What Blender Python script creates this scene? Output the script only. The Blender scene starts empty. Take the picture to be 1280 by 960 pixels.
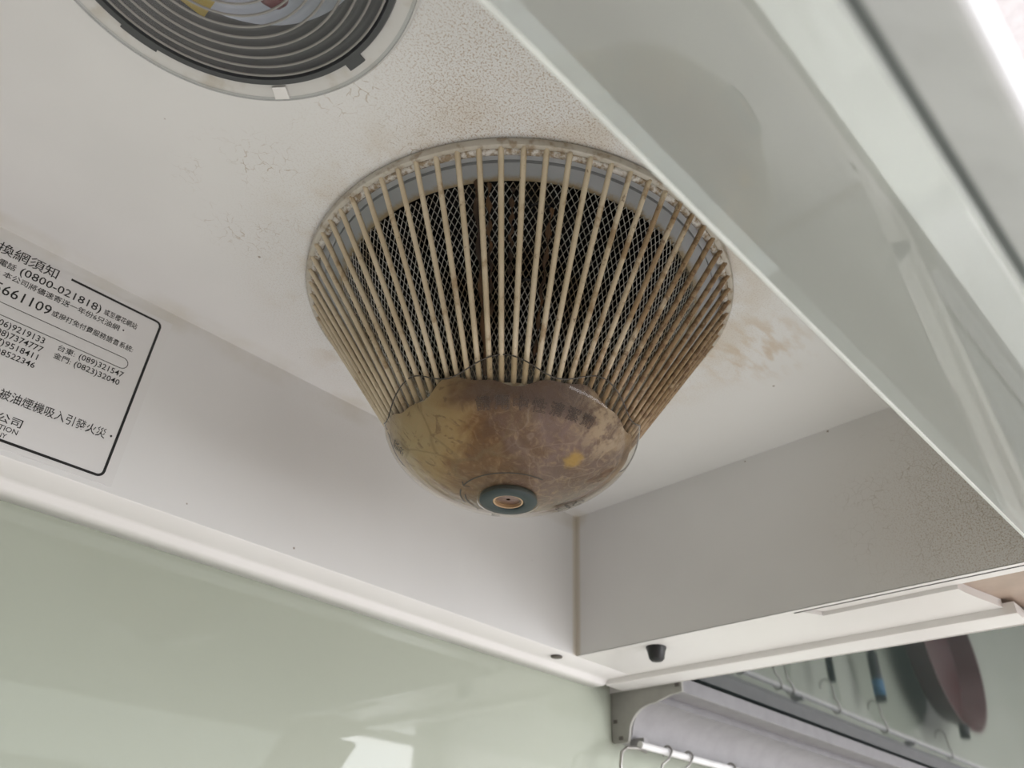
import bpy, bmesh, math, random
from mathutils import Matrix, Vector
import numpy as np
random.seed(7)
PI = math.pi
sc = bpy.context.scene
COL = sc.collection
Z0 = 1.75                       # height of the hood's inner ceiling above the kitchen floor

# ------------------------------------------------------------------ camera
cam_d = bpy.data.cameras.new('camera')
cam = bpy.data.objects.new('camera', cam_d); COL.objects.link(cam)
CR = ((0.70063029, -0.71215583, 0.04417321), (0.42950594, 0.37149928, -0.82311174), (0.56977351, 0.59566967, 0.56615881))
CP = (-0.52032815, -0.44488558, -0.31557241)
M = Matrix.Identity(4)
for i in range(3):
    M[i][0] = CR[0][i]; M[i][1] = -CR[1][i]; M[i][2] = -CR[2][i]
    M[i][3] = CP[i]
M[2][3] += Z0
cam.matrix_world = M
cam_d.sensor_fit = 'HORIZONTAL'; cam_d.sensor_width = 9.6
cam_d.lens = 959.26 / 1280 * 9.6
cam_d.clip_start = 0.01
cam_d.dof.use_dof = True
cam_d.dof.focus_distance = 0.40
cam_d.dof.aperture_fstop = 3.2
sc.camera = cam

# ------------------------------------------------------------------ world, light, exposure
w = bpy.data.worlds.new('world'); sc.world = w; w.use_nodes = True
bg = w.node_tree.nodes['Background']; bg.inputs[0].default_value = (0.80, 0.88, 1.0, 1); bg.inputs[1].default_value = 1.2
def area(name, loc, rot, sx, sy, energy, col):
    d = bpy.data.lights.new(name, 'AREA'); d.shape = 'RECTANGLE'; d.size = sx; d.size_y = sy; d.energy = energy; d.color = col
    o = bpy.data.objects.new(name, d); COL.objects.link(o); o.location = (loc[0], loc[1], loc[2] + Z0); o.rotation_euler = rot
    return o
# daylight entering by the big kitchen window behind the photographer
area('window_daylight', (0.88, -2.56, -0.345), (PI/2, 0, 0), 2.1, 1.29, 72, (0.975, 0.972, 1.0))
# unseen lamp added above the worktop's front edge for more bounce light
area('added_worktop_light', (0.2, -0.95, 0.705), (0, 0, 0), 1.1, 0.28, 30, (0.99, 0.965, 0.97))
sc.view_settings.view_transform = 'Standard'; sc.view_settings.look = 'None'
sc.view_settings.exposure = 0.01; sc.view_settings.gamma = 1.0; sc.view_settings.use_curve_mapping = False

# ------------------------------------------------------------------ helpers
ORG = {}
def fin(o, parent=None, label=None, cat=None, group=None, kind=None):
    COL.objects.link(o)
    if parent is not None: o.parent = parent
    if label: o['label'] = label
    if cat: o['category'] = cat
    if group: o['group'] = group
    if kind: o['kind'] = kind
    return o
KS = 1.0297                      # the cone and its cup are drawn around their axis and set to size here
def kz(z): return KS*z + .00937
def thing(name, org, label, cat, group=None):
    o = bpy.data.objects.new(name, None); o.empty_display_size = 0.02
    o.location = (org[0], org[1], org[2] + Z0); ORG[o] = Vector(org)
    return fin(o, None, label, cat, group)
def setmesh(name, V, F, mat, smooth=False):
    me = bpy.data.meshes.new(name); me.from_pydata([tuple(v) for v in V], [], F); me.update()
    if mat: me.materials.append(mat)
    if smooth:
        for p in me.polygons: p.use_smooth = True
    return me
def mesh(name, V, F, mat, parent=None, org=None, smooth=False, **k):
    """V in hood coordinates; the object sits at its thing's origin"""
    root = parent
    if parent is not None:
        g = ORG[parent]
    else:
        g = Vector(org) if org is not None else Vector((0, 0, 0))
    me = setmesh(name, [Vector(v) - g for v in V], F, mat, smooth)
    o = bpy.data.objects.new(name, me)
    ORG[o] = g
    if parent is None: o.location = (g.x, g.y, g.z + Z0)
    return fin(o, parent, **k)
class MB:
    def __init__(s): s.V = []; s.F = []
    def add(s, V, F):
        n = len(s.V); s.V += [tuple(v) for v in V]; s.F += [tuple(i + n for i in f) for f in F]; return s
    def box(s, x0, x1, y0, y1, z0, z1):
        return s.add([(x0,y0,z0),(x1,y0,z0),(x1,y1,z0),(x0,y1,z0),(x0,y0,z1),(x1,y0,z1),(x1,y1,z1),(x0,y1,z1)],
                     [(0,3,2,1),(4,5,6,7),(0,1,5,4),(1,2,6,5),(2,3,7,6),(3,0,4,7)])
    def quad(s, *p): return s.add(p, [tuple(range(len(p)))])
    def tube(s, pts, r, n=8, caps=True):
        pts = [Vector(p) for p in pts]; m = len(pts); V = []; F = []
        rr = r if hasattr(r, '__len__') else [r] * m
        t0 = (pts[1] - pts[0]).normalized(); a = Vector((0, 0, 1)) if abs(t0.z) < .9 else Vector((1, 0, 0))
        u = t0.cross(a).normalized()
        for i, p in enumerate(pts):
            t = (pts[min(i + 1, m - 1)] - pts[max(i - 1, 0)]).normalized()
            u = (u - t * u.dot(t)).normalized(); v = t.cross(u)
            for k in range(n):
                c = 2 * PI * k / n; V.append(p + (u * math.cos(c) + v * math.sin(c)) * rr[i])
        for i in range(m - 1):
            for k in range(n):
                F.append((i*n+k, i*n+(k+1) % n, (i+1)*n+(k+1) % n, (i+1)*n+k))
        if caps: F.append(tuple(range(n))[::-1]); F.append(tuple((m-1)*n + k for k in range(n)))
        return s.add(V, F)
    def lathe(s, prof, c, n=96, closed=False):
        V = []; F = []; m = len(prof)
        for r, z in prof:
            for k in range(n):
                a = 2 * PI * k / n; V.append((c[0] + r * math.cos(a), c[1] + r * math.sin(a), z))
        for i in range(m if closed else m - 1):
            j = (i + 1) % m
            for k in range(n):
                F.append((i*n+k, i*n+(k+1) % n, j*n+(k+1) % n, j*n+k))
        return s.add(V, F)
    def prism(s, poly, axis, a0, a1):
        """poly of 2D points in the two other axes, extruded along axis"""
        def P(p, a):
            return {'x': (a, p[0], p[1]), 'y': (p[0], a, p[1]), 'z': (p[0], p[1], a)}[axis]
        n = len(poly); V = [P(p, a0) for p in poly] + [P(p, a1) for p in poly]
        F = [tuple(range(n)), tuple(range(n, 2*n))[::-1]] + [(i, i + n, (i+1) % n + n, (i+1) % n) for i in range(n)]
        return s.add(V, F)
    def build(s, name, mat, parent=None, org=None, smooth=False, bevel=0, **k):
        o = mesh(name, s.V, s.F, mat, parent, org, smooth, **k)
        bm = bmesh.new(); bm.from_mesh(o.data); bmesh.ops.recalc_face_normals(bm, faces=bm.faces); bm.to_mesh(o.data); bm.free()
        if bevel:
            md = o.modifiers.new('bevel', 'BEVEL'); md.width = bevel; md.segments = 2; md.limit_method = 'ANGLE'
        if smooth == 'auto':
            try: o.data.set_sharp_from_angle(angle=math.radians(35))
            except Exception: pass
        return o

# ------------------------------------------------------------------ materials
class NT:
    def __init__(s, name):
        s.m = bpy.data.materials.new(name); s.m.use_nodes = True; s.t = s.m.node_tree
        s.b = s.t.nodes['Principled BSDF']; s.out = s.t.nodes['Material Output']
    def n(s, typ, **k):
        x = s.t.nodes.new(typ)
        for a, b in k.items(): setattr(x, a, b)
        return x
    def l(s, a, b): s.t.links.new(a, b)
    def set(s, **k):
        for a, v in k.items():
            s.b.inputs[a.replace('_', ' ')].default_value = v
    def pos(s):
        """position in hood coordinates"""
        if not hasattr(s, '_p'):
            g = s.n('ShaderNodeNewGeometry'); v = s.n('ShaderNodeVectorMath', operation='SUBTRACT'); v.inputs[1].default_value = (0, 0, Z0)
            s.l(g.outputs['Position'], v.inputs[0]); s._p = v.outputs[0]
        return s._p
    def noise(s, scale, detail=4, rough=.55, vec=None, dist=0, stretch=None):
        v = vec or s.pos()
        if stretch:
            mp = s.n('ShaderNodeMapping'); mp.inputs['Scale'].default_value = stretch; s.l(v, mp.inputs[0]); v = mp.outputs[0]
        x = s.n('ShaderNodeTexNoise'); x.inputs['Scale'].default_value = scale; x.inputs['Detail'].default_value = detail
        x.inputs['Roughness'].default_value = rough; x.inputs['Distortion'].default_value = dist
        s.l(v, x.inputs['Vector']); return x.outputs['Fac']
    def vor(s, scale, feature='DISTANCE_TO_EDGE', vec=None):
        x = s.n('ShaderNodeTexVoronoi', feature=feature); x.inputs['Scale'].default_value = scale
        s.l(vec or s.pos(), x.inputs['Vector']); return x.outputs['Distance']
    def warp(s, scale, amt):
        x = s.n('ShaderNodeTexNoise'); x.inputs['Scale'].default_value = scale; s.l(s.pos(), x.inputs['Vector'])
        a = s.n('ShaderNodeVectorMath', operation='MULTIPLY_ADD'); s.l(x.outputs['Color'], a.inputs[0]); a.inputs[1].default_value = (amt,)*3; s.l(s.pos(), a.inputs[2])
        return a.outputs[0]
    def ramp(s, fac, stops, interp='LINEAR'):
        r = s.n('ShaderNodeValToRGB'); r.color_ramp.interpolation = interp
        e = r.color_ramp.elements
        while len(e) < len(stops): e.new(.5)
        for q, (p, c) in zip(e, stops):
            q.position = p; q.color = (*c, 1) if hasattr(c, '__len__') else (c, c, c, 1)
        s.l(fac, r.inputs[0]); return r.outputs[0]
    def math(s, op, a, b=None, c=None):
        x = s.n('ShaderNodeMath', operation=op)
        for i, v in enumerate((a, b, c)):
            if v is None: continue
            if isinstance(v, (int, float)): x.inputs[i].default_value = v
            else: s.l(v, x.inputs[i])
        return x.outputs[0]
    def sm(s, v, lo, hi):
        x = s.n('ShaderNodeMapRange', interpolation_type='SMOOTHSTEP'); x.inputs['From Min'].default_value = min(lo, hi); x.inputs['From Max'].default_value = max(lo, hi)
        if lo > hi: x.inputs['To Min'].default_value = 1; x.inputs['To Max'].default_value = 0
        s.l(v, x.inputs['Value']); return x.outputs[0]
    def mix(s, fac, a, b):
        x = s.n('ShaderNodeMix', data_type='RGBA')
        if isinstance(fac, (int, float)): x.inputs[0].default_value = fac
        else: s.l(fac, x.inputs[0])
        for i, v in ((6, a), (7, b)):
            if hasattr(v, '__len__'): x.inputs[i].default_value = (*v, 1)
            else: s.l(v, x.inputs[i])
        return x.outputs[2]
    def dist(s, p):
        """distance from a point"""
        x = s.n('ShaderNodeVectorMath', operation='DISTANCE'); s.l(s.pos(), x.inputs[0]); x.inputs[1].default_value = p; return x.outputs['Value']
    def xyz(s):
        x = s.n('ShaderNodeSeparateXYZ'); s.l(s.pos(), x.inputs[0]); return x.outputs
    def bump(s, h, strength=.3, d=.001):
        x = s.n('ShaderNodeBump'); x.inputs['Strength'].default_value = strength; x.inputs['Distance'].default_value = d
        s.l(h, x.inputs['Height']); s.l(x.outputs[0], s.b.inputs['Normal'])
    def schlick(s, f0):
        g = s.n('ShaderNodeNewGeometry'); d = s.n('ShaderNodeVectorMath', operation='DOT_PRODUCT'); s.l(g.outputs['Normal'], d.inputs[0]); s.l(g.outputs['Incoming'], d.inputs[1])
        c = s.math('SUBTRACT', 1.0, s.math('ABSOLUTE', d.outputs['Value'])); return s.math('MULTIPLY_ADD', s.math('POWER', c, 5.0), 1 - f0, f0)
    def base(s, c): s.l(c, s.b.inputs['Base Color'])

def plain(name, col, rough=.5, metal=0, **k):
    t = NT(name); t.set(Base_Color=(*col, 1), Roughness=rough, Metallic=metal, **k)
    # faint mottling so that no surface is dead flat
    n = t.noise(60, 3); t.base(t.mix(t.sm(n, .3, .75), col, tuple(c * .88 for c in col)))
    return t.m

CX, CY = -0.2598, -0.1744        # axis of the filter cone
LX, LY = -0.5075, -0.2532        # axis of the lamp

# old white enamel with grease film, crackle and specks
t = NT('old_white_enamel')
base = t.mix(t.sm(t.noise(6, 3), .35, .7), (.815, .81, .80), (.765, .76, .75))
# yellow grease patches
d = t.dist((-.128, -.262, 0)); m1 = t.math('MULTIPLY', t.sm(d, .055, .012), t.sm(t.noise(45, 5, stretch=(1, 2.6, 1)), .42, .68))
base = t.mix(t.math('MULTIPLY', m1, .55), base, (.55, .40, .24))
dr = t.dist((CX, CY, 0))
ringm = t.math('MULTIPLY', t.sm(dr, .175, .13), t.sm(t.noise(22, 4), .45, .65))
base = t.mix(t.math('MULTIPLY', ringm, .45), base, (.60, .50, .37))
# crackle lines beside the cone, to the lamp side and towards the glass
wv = t.warp(90, .012)
crk = t.sm(t.vor(140, vec=wv), .045, .0)
crk2 = t.sm(t.noise(1000, 5, .7), .50, .61)
zone = t.math('MAXIMUM', t.sm(t.dist((-.405, -.225, 0)), .075, .02), t.sm(t.dist((-.415, -.135, 0)), .06, .02))
zone = t.math('MULTIPLY', zone, t.sm(t.noise(28, 4), .42, .62))
zone3 = t.math('MAXIMUM', t.sm(t.dist((-.37, -.285, 0)), .09, .03), t.sm(t.dist((0, -.35, -.09)), .10, .02))
zone3 = t.math('MAXIMUM', zone3, t.math('MULTIPLY', t.sm(dr, .20, .13), .35))
base = t.mix(t.math('MULTIPLY', t.math('MULTIPLY', t.math('MULTIPLY', crk, zone), t.sm(t.noise(260, 3), .40, .60)), .8), base, (.36, .26, .15))
base = t.mix(t.math('MULTIPLY', t.math('MULTIPLY', crk2, zone3), .8), base, (.40, .28, .17))
# vertical crackle on the side wall
crk3 = t.sm(t.vor(150, vec=t.warp(60, .015)), .03, .0)
zw = t.math('MULTIPLY', t.sm(t.dist((.0, -.32, -.08)), .09, .03), t.sm(t.noise(30, 4), .40, .60))
base = t.mix(t.math('MULTIPLY', t.math('MULTIPLY', crk3, zw), .6), base, (.30, .24, .16))
zw2 = t.math('MULTIPLY', t.sm(t.dist((.0, -.32, -.07)), .13, .03), .22)
base = t.mix(zw2, base, (.50, .43, .32))
# patchy grime along the top back edge, even tan tint down the back corner
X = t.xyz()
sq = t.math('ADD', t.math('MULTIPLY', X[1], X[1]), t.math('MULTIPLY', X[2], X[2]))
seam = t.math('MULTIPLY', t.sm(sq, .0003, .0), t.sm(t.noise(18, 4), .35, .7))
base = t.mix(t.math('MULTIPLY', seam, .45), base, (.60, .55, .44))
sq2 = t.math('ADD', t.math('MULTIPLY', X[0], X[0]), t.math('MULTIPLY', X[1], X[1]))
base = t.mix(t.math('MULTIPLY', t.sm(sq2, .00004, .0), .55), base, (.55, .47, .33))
# scattered rust specks
sp = t.sm(t.vor(26, 'F1'), .028, .018)
base = t.mix(t.math('MULTIPLY', sp, .75), base, (.20, .13, .07))
t.base(base); t.set(Roughness=.34)
t.l(t.ramp(t.noise(14, 3), [(.3, .28), (.7, .48)]), t.b.inputs['Roughness'])
t.bump(t.noise(120, 4), .06, .001)
ENAMEL = t.m
t = NT('clean_white_enamel'); t.base(t.mix(t.sm(t.noise(7, 3), .3, .75), (.87, .85, .835), (.83, .81, .79))); t.set(Roughness=.28); FLANGE = t.m
BEIGE = plain('beige_brown_metal', (.46, .36, .29), .45)  # brownish beige of the corner plate and the visor bracket
DARK = plain('dark_void', (.006, .006, .006), .9)
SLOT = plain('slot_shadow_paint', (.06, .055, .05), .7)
RUBBER = plain('black_rubber', (.012, .012, .013), .45)

# green back-painted wall glass
t = NT('pale_green_wall_glass'); X = t.xyz()
b = t.mix(t.sm(t.noise(3, 2), .3, .7), (.375, .404, .333), (.405, .43, .36))
sp = t.sm(t.vor(14, 'F1'), .018, .012); b = t.mix(sp, b, (.13, .12, .08))
t.base(b); t.set(Roughness=.025, IOR=1.45); WALLG = t.m

# pale mint glass of the hood visor
t = NT('pale_mint_visor_glass')
t.base(t.mix(t.sm(t.noise(9, 3), .35, .7), (.62, .625, .60), (.65, .65, .63)))
t.set(Roughness=.02, IOR=2.1); 
t.l(t.ramp(t.noise(20, 4), [(.35, .008), (.75, .03)]), t.b.inputs['Roughness'])
tl = t.n('ShaderNodeBsdfTransparent'); tl.inputs[0].default_value = (.86, .90, .88, 1)
mxs = t.n('ShaderNodeMixShader'); mxs.inputs[0].default_value = .36; t.l(t.b.outputs[0], mxs.inputs[1]); t.l(tl.outputs[0], mxs.inputs[2]); t.l(mxs.outputs[0], t.out.inputs[0])
VISOR = t.m
EDGEG = plain('polished_glass_edge', (.90, .93, .91), .2)  # near-white colour stands in for light caught along the edge
SEAL = plain('grey_seal_strip', (.16, .175, .175), .5)
TRIMW = plain('visor_front_trim', (.66, .67, .68), .12)

# filter cone plastics and metals
t = NT('ivory_bar_with_rust'); X = t.xyz()
ax = t.math('SUBTRACT', X[0], CX); ay = t.math('SUBTRACT', X[1], CY); az = t.math('ARCTAN2', ay, ax)
side = t.math('MULTIPLY', t.sm(az, -2.15, -1.25), t.sm(az, .9, .2))                        # worse towards one side of the cone
r1 = t.sm(t.math('ADD', t.noise(55, 6, .65), t.math('MULTIPLY', side, .28)), .55, .70)
r2 = t.sm(t.math('ADD', t.noise(240, 3, .6), t.math('MULTIPLY', side, .16)), .64, .76)
b = t.mix(t.sm(t.noise(30, 4), .3, .7), (.70, .60, .44), (.60, .49, .33))
b = t.mix(t.math('MULTIPLY', r1, .75), b, (.30, .175, .07))
b = t.mix(t.math('MULTIPLY', r2, .7), b, (.16, .085, .04))
t.base(b); t.set(Roughness=.38)
t.bump(t.math('ADD', t.noise(420, 3), t.math('MULTIPLY', r1, .6)), .5, .0006); BAR = t.m

t = NT('stained_ring_plastic')
b = t.mix(t.sm(t.noise(40, 5), .35, .7), (.56, .525, .46), (.46, .41, .33))
b = t.mix(t.math('MULTIPLY', t.sm(t.noise(160, 4), .5, .68), .6), b, (.24, .15, .07))
t.base(b); t.set(Roughness=.35); t.bump(t.noise(300, 3), .5, .001); RINGM = t.m
t = NT('crusted_bright_ring')
b = t.mix(t.sm(t.noise(260, 4), .40, .62), (.72, .69, .64), (.34, .26, .17)); t.base(b); t.set(Roughness=.25)
t.bump(t.noise(330, 4), .9, .002); CRUST = t.m
t = NT('blue_grey_lip'); X = t.xyz()
rad = t.n('ShaderNodeVectorMath', operation='DISTANCE'); cmb = t.n('ShaderNodeCombineXYZ'); t.l(X[0], cmb.inputs[0]); t.l(X[1], cmb.inputs[1]); t.l(cmb.outputs[0], rad.inputs[0]); rad.inputs[1].default_value = (CX, CY, 0)
fr = t.sm(t.math('ADD', rad.outputs['Value'], t.math('MULTIPLY', t.noise(210, 4, .7), .007)), 1.03*.1140, 1.03*.1095)
b = t.mix(t.sm(t.noise(20, 3), .3, .7), (.45, .47, .49), (.39, .41, .42)); b = t.mix(t.math('MULTIPLY', fr, .85), b, (.34, .25, .12))
t.base(b); t.set(Roughness=.35); LIP = t.m

t = NT('expanded_metal'); X = t.xyz()
ax = t.math('SUBTRACT', X[0], CX); ay = t.math('SUBTRACT', X[1], CY); az = t.math('ARCTAN2', ay, ax)
b = t.mix(t.sm(t.noise(30, 5), .45, .65), (.56, .56, .53), (.33, .28, .20)); 
t.base(b); t.set(Roughness=.38, Metallic=.75); NET = t.m
t = NT('burnt_seam'); t.base(t.mix(t.sm(t.noise(90, 4, stretch=(1, 1, .3)), .4, .65), (.035, .02, .012), (.13, .07, .03))); t.set(Roughness=.35); BURNT = t.m

# thin smoky plastic
t = NT('smoky_clear_plastic')
tr = t.n('ShaderNodeBsdfTransparent'); tr.inputs[0].default_value = (.87, .835, .765, 1)
gl = t.n('ShaderNodeBsdfGlossy'); gl.inputs['Roughness'].default_value = .04; gl.inputs[0].default_value = (1, 1, 1, 1)
df = t.n('ShaderNodeBsdfDiffuse'); df.inputs[0].default_value = (.42, .38, .31, 1)
fz = t.schlick(.014)
mx0 = t.n('ShaderNodeMixShader'); t.l(t.math('MULTIPLY', t.sm(t.noise(30, 4), .3, .7), .08), mx0.inputs[0]); t.l(tr.outputs[0], mx0.inputs[1]); t.l(df.outputs[0], mx0.inputs[2])
mx = t.n('ShaderNodeMixShader'); t.l(fz, mx.inputs[0]); t.l(mx0.outputs[0], mx.inputs[1]); t.l(gl.outputs[0], mx.inputs[2]); t.l(mx.outputs[0], t.out.inputs[0])
SMOKY = t.m
RIM = plain('dark_smoky_rim', (.07, .06, .05), .2)

# brown oil residue inside the cup
t = NT('oil_residue'); X = t.xyz()
along = t.math('SUBTRACT', t.math('MULTIPLY', t.math('SUBTRACT', X[0], CX), .701), t.math('MULTIPLY', t.math('SUBTRACT', X[1], CY), .712))   # sideways across the cup
big = t.noise(24, 3, .5, dist=1.6); fine = t.noise(110, 6, .65, dist=2.2)
u = t.math('ADD', t.math('ADD', t.math('MULTIPLY', along, 7.0), .52), t.math('MULTIPLY', t.math('SUBTRACT', big, .5), .75))
b = t.ramp(u, [(.10, (.42, .34, .20)), (.28, (.38, .27, .13)), (.38, (.20, .10, .034)), (.50, (.115, .052, .018)), (.62, (.17, .105, .095)), (.76, (.10, .05, .036)), (.88, (.085, .034, .013)), (1.0, (.24, .16, .09))])
b = t.mix(t.math('MULTIPLY', t.sm(fine, .46, .72), .45), b, (.46, .33, .20))
b = t.mix(t.math('MULTIPLY', t.sm(t.noise(60, 5, .6, dist=3.0), .55, .66), .5), b, (.10, .045, .025))
folds = t.sm(t.vor(26, vec=t.warp(22, .05)), .05, .0)
b = t.mix(t.math('MULTIPLY', t.math('MULTIPLY', folds, t.sm(along, .02, -.01)), .5), b, (.20, .14, .07))
lights = t.sm(t.vor(34, vec=t.warp(30, .06)), .03, .0)  # gloss streaks painted into the residue colour as paler lines
b = t.mix(t.math('MULTIPLY', t.math('MULTIPLY', lights, t.sm(along, -.02, .01)), .35), b, (.36, .27, .22))
band = t.math('MULTIPLY', t.sm(t.math('ADD', X[2], t.math('MULTIPLY', big, .012)), -.1085, -.0995), t.sm(t.math('ABSOLUTE', t.math('SUBTRACT', along, .004)), .048, .018))
b = t.mix(t.math('MULTIPLY', band, .75), b, (.085, .05, .042))
# pale crust along the upper edge on the far right, ochre drop, dark clot
b = t.mix(t.math('MULTIPLY', t.sm(t.dist((CX+.012, CY-.060, -.102)), .030, .008), t.sm(t.noise(120, 4, .6), .40, .58)), b, (.42, .33, .24))
b = t.mix(t.math('MULTIPLY', t.sm(t.math('ADD', t.dist((CX+.004, CY-.042, -.1215)), t.math('MULTIPLY', t.noise(160, 4), .012)), .0135, .0075), .8), b, (.48, .30, .03))
t.base(b); t.set(Roughness=.4); t.bump(t.noise(70, 5, .6, dist=1.5), .35, .002); OIL = t.m
EMBOSS = plain('embossed_line', (.075, .055, .048), .25)
PRINT = plain('dark_print', (.025, .022, .018), .4)
GASKET = plain('dark_teal_gasket', (.022, .036, .038), .5)
BRASS = plain('tan_drain_tube', (.55, .37, .22), .3)
INK = plain('black_ink', (.012, .012, .012), .5)
t = NT('white_film_label'); t.base(t.mix(t.sm(t.noise(5, 2), .3, .7), (.775, .765, .755), (.755, .745, .735))); t.set(Roughness=.36); PAPER = t.m

# lamp
t = NT('clear_lens_plastic')
tr = t.n('ShaderNodeBsdfTransparent'); tr.inputs[0].default_value = (.90, .92, .93, 1)
gl = t.n('ShaderNodeBsdfGlossy'); gl.inputs['Roughness'].default_value = .12
lw = t.schlick(.04)
df = t.n('ShaderNodeBsdfDiffuse'); df.inputs[0].default_value = (.62, .62, .60, 1)
m0 = t.n('ShaderNodeMixShader'); m0.inputs[0].default_value = .16; t.l(tr.outputs[0], m0.inputs[1]); t.l(df.outputs[0], m0.inputs[2])
m1 = t.n('ShaderNodeMixShader'); t.l(lw, m1.inputs[0]); t.l(m0.outputs[0], m1.inputs[1]); t.l(gl.outputs[0], m1.inputs[2]); t.l(m1.outputs[0], t.out.inputs[0])
LENS = t.m
t = NT('frosted_collar_plastic')
b = t.mix(t.sm(t.noise(60, 4), .5, .75), (.66, .65, .63), (.55, .51, .45)); t.base(b); t.set(Roughness=.22); COLLAR = t.m
RIDGE = plain('ridge_glint_grey', (.33, .32, .30), .25)
REFL = plain('lamp_bowl_metal', (.62, .65, .74), .35, .6)
LAMPD = plain('lamp_dark_rim', (.075, .078, .082), .4)
YEL = plain('yellow_lamp_patch', (.55, .38, .03), .5)
RED = plain('dark_red_spot', (.22, .02, .035), .4)
BULB = plain('bulb_glass_white', (.80, .80, .84), .25)

# rail and cabinet
ALU = plain('satin_aluminium', (.28, .272, .278), .5, .1)
CAPM = plain('grey_cap_plastic', (.35, .345, .315), .5)
STEEL = plain('brushed_steel', (.40, .385, .36), .28, .85)
ROD = plain('white_rod', (.76, .75, .74), .25)
t = NT('dark_green_mirror_panel'); t.base(t.mix(t.sm(t.noise(5, 3), .35, .7), (.035, .047, .046), (.05, .062, .06)))
t.set(IOR=1.75, Roughness=.05); MIRR = t.m
CABM = plain('cabinet_white', (.72, .72, .70), .4)
MAROON = plain('maroon_enamel', (.085, .022, .024), .3)
BLACKU = plain('black_nylon', (.018, .02, .02), .4)
BLUE = plain('blue_grip', (.05, .18, .32), .4)

# kitchen shell
ROOMW = plain('kitchen_wall_paint', (.80, .79, .77), .6)
CEIL = plain('kitchen_ceiling_paint', (.68, .645, .655), .7)
t = NT('kitchen_floor_tile'); t.base(t.mix(t.sm(t.vor(3), .0, .02), (.35, .33, .31), (.62, .58, .54))); t.set(Roughness=.3); FLOORM = t.m
COUNT = plain('white_counter_stone', (.86, .84, .82), .25)
WINF = plain('window_frame_white', (.75, .75, .75), .4)
t = NT('window_pane'); tr = t.n('ShaderNodeBsdfTransparent'); tr.inputs[0].default_value = (.95, .97, .97, 1); t.l(tr.outputs[0], t.out.inputs[0]); PANE = t.m

# ------------------------------------------------------------------ the kitchen
H = .13                          # depth of the hood recess
WY = .046                        # face of the green back wall
RX0, RX1, RY0, RZ1 = -2.0, 2.1, -2.6, .75
def struct(name, mb, mat, label, parent=None):
    return mb.build(name, mat, parent, label=label, kind='structure')
struct('floor', MB().box(RX0, RX1, RY0, WY, -Z0 - .05, -Z0), FLOORM, 'beige tiled kitchen floor')
struct('ceiling', MB().box(RX0, RX1, RY0, WY, RZ1, RZ1 + .05), CEIL, 'white painted kitchen ceiling')
struct('wall_back', MB().box(RX0, RX1, WY, WY + .06, -Z0, RZ1), WALLG, 'glossy pale green glass wall behind the hood')
struct('wall_left', MB().box(RX0 - .06, RX0, RY0, WY, -Z0, RZ1), plain('brown_side_wall', (.20, .16, .13), .6), 'brown kitchen side wall')
struct('wall_right', MB().box(RX1, RX1 + .06, RY0, WY, -Z0, RZ1), ROOMW, 'white painted kitchen side wall on the right')
wx0, wx1, wz0, wz1 = -.20, 1.96, -1.02, .33
mb = MB(); mb.box(RX0, wx0, RY0 - .1, RY0, -Z0, RZ1); mb.box(wx1, RX1, RY0 - .1, RY0, -Z0, RZ1)
mb.box(wx0, wx1, RY0 - .1, RY0, -Z0, wz0); mb.box(wx0, wx1, RY0 - .1, RY0, wz1, RZ1)
struct('wall_front', mb, ROOMW, 'white painted wall with the kitchen window')
mb = MB()
for x0, x1, z0, z1 in ((wx0, wx1, wz0, wz0 + .04), (wx0, wx1, wz1 - .04, wz1), (wx0, wx0 + .04, wz0 + .04, wz1 - .04), (wx1 - .04, wx1, wz0 + .04, wz1 - .04), (.86, .90, wz0 + .04, wz1 - .04)):
    mb.box(x0, x1, RY0 - .06, RY0 - .02, z0, z1)
win = struct('window_1', mb, WINF, 'white framed kitchen window opposite the hood')
for x0, x1 in ((wx0 + .04, .86), (.90, wx1 - .04)):
    MB().box(x0, x1, RY0 - .045, RY0 - .04, wz0 + .04, wz1 - .04).build('pane', PANE, win)
cl = thing('added_ceiling_lamp', (.2, -.95, .745), 'unseen white flat lamp added to light the worktop', 'ceiling lamp')
MB().box(-.37, .77, -1.11, -.79, .715, .7495).build('housing', WINF, cl, bevel=.004)
MB().box(-.36, .76, -1.10, -.80, .710, .7149).build('diffuser', CEIL, cl)
ct = thing('kitchen_counter', (-.2, -.27, -Z0), 'white stone counter along the wall below the hood', 'counter')
MB().box(-1.6, 1.7, -.60, WY - .001, -.88, -.84).build('worktop', COUNT, ct, bevel=.004)
MB().box(-1.6, 1.7, -.56, WY - .001, -Z0 + .001, -.88).build('base_cabinet', CABM, ct)

# ------------------------------------------------------------------ range hood
hood = thing('range_hood', (-.45, -.2, -H), 'white enamel range hood seen from below with greasy recessed underside', 'range hood')
HX0, HY0 = -.90, -.362            # recess limits (left, front)
RH, LH = .1076, .0725            # duct and lamp holes
def holed(x0, x1, y0, y1, cx, cy, r, z, n=96):
    V = []; F = []
    angs = sorted(set([round(2*PI*k/n, 9) for k in range(n)] + [round(math.atan2(y-cy, x-cx) % (2*PI), 9) for x in (x0, x1) for y in (y0, y1)]))
    for a in angs:
        c, s = math.cos(a), math.sin(a)
        tx = ((x1 if c > 0 else x0) - cx) / c if abs(c) > 1e-9 else 1e9
        ty = ((y1 if s > 0 else y0) - cy) / s if abs(s) > 1e-9 else 1e9
        tt = min(tx, ty)
        V += [(cx + r*c, cy + r*s, z), (cx + tt*c, cy + tt*s, z)]
    m = len(angs)
    for i in range(m):
        j = (i + 1) % m; F.append((2*i, 2*i+1, 2*j+1, 2*j))
    return V, F
mb = MB(); mb.add(*holed(-.411, 0, HY0, 0, CX, CY, RH, 0)); mb.add(*holed(HX0, -.411, HY0, 0, LX, LY, LH, 0))
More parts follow.
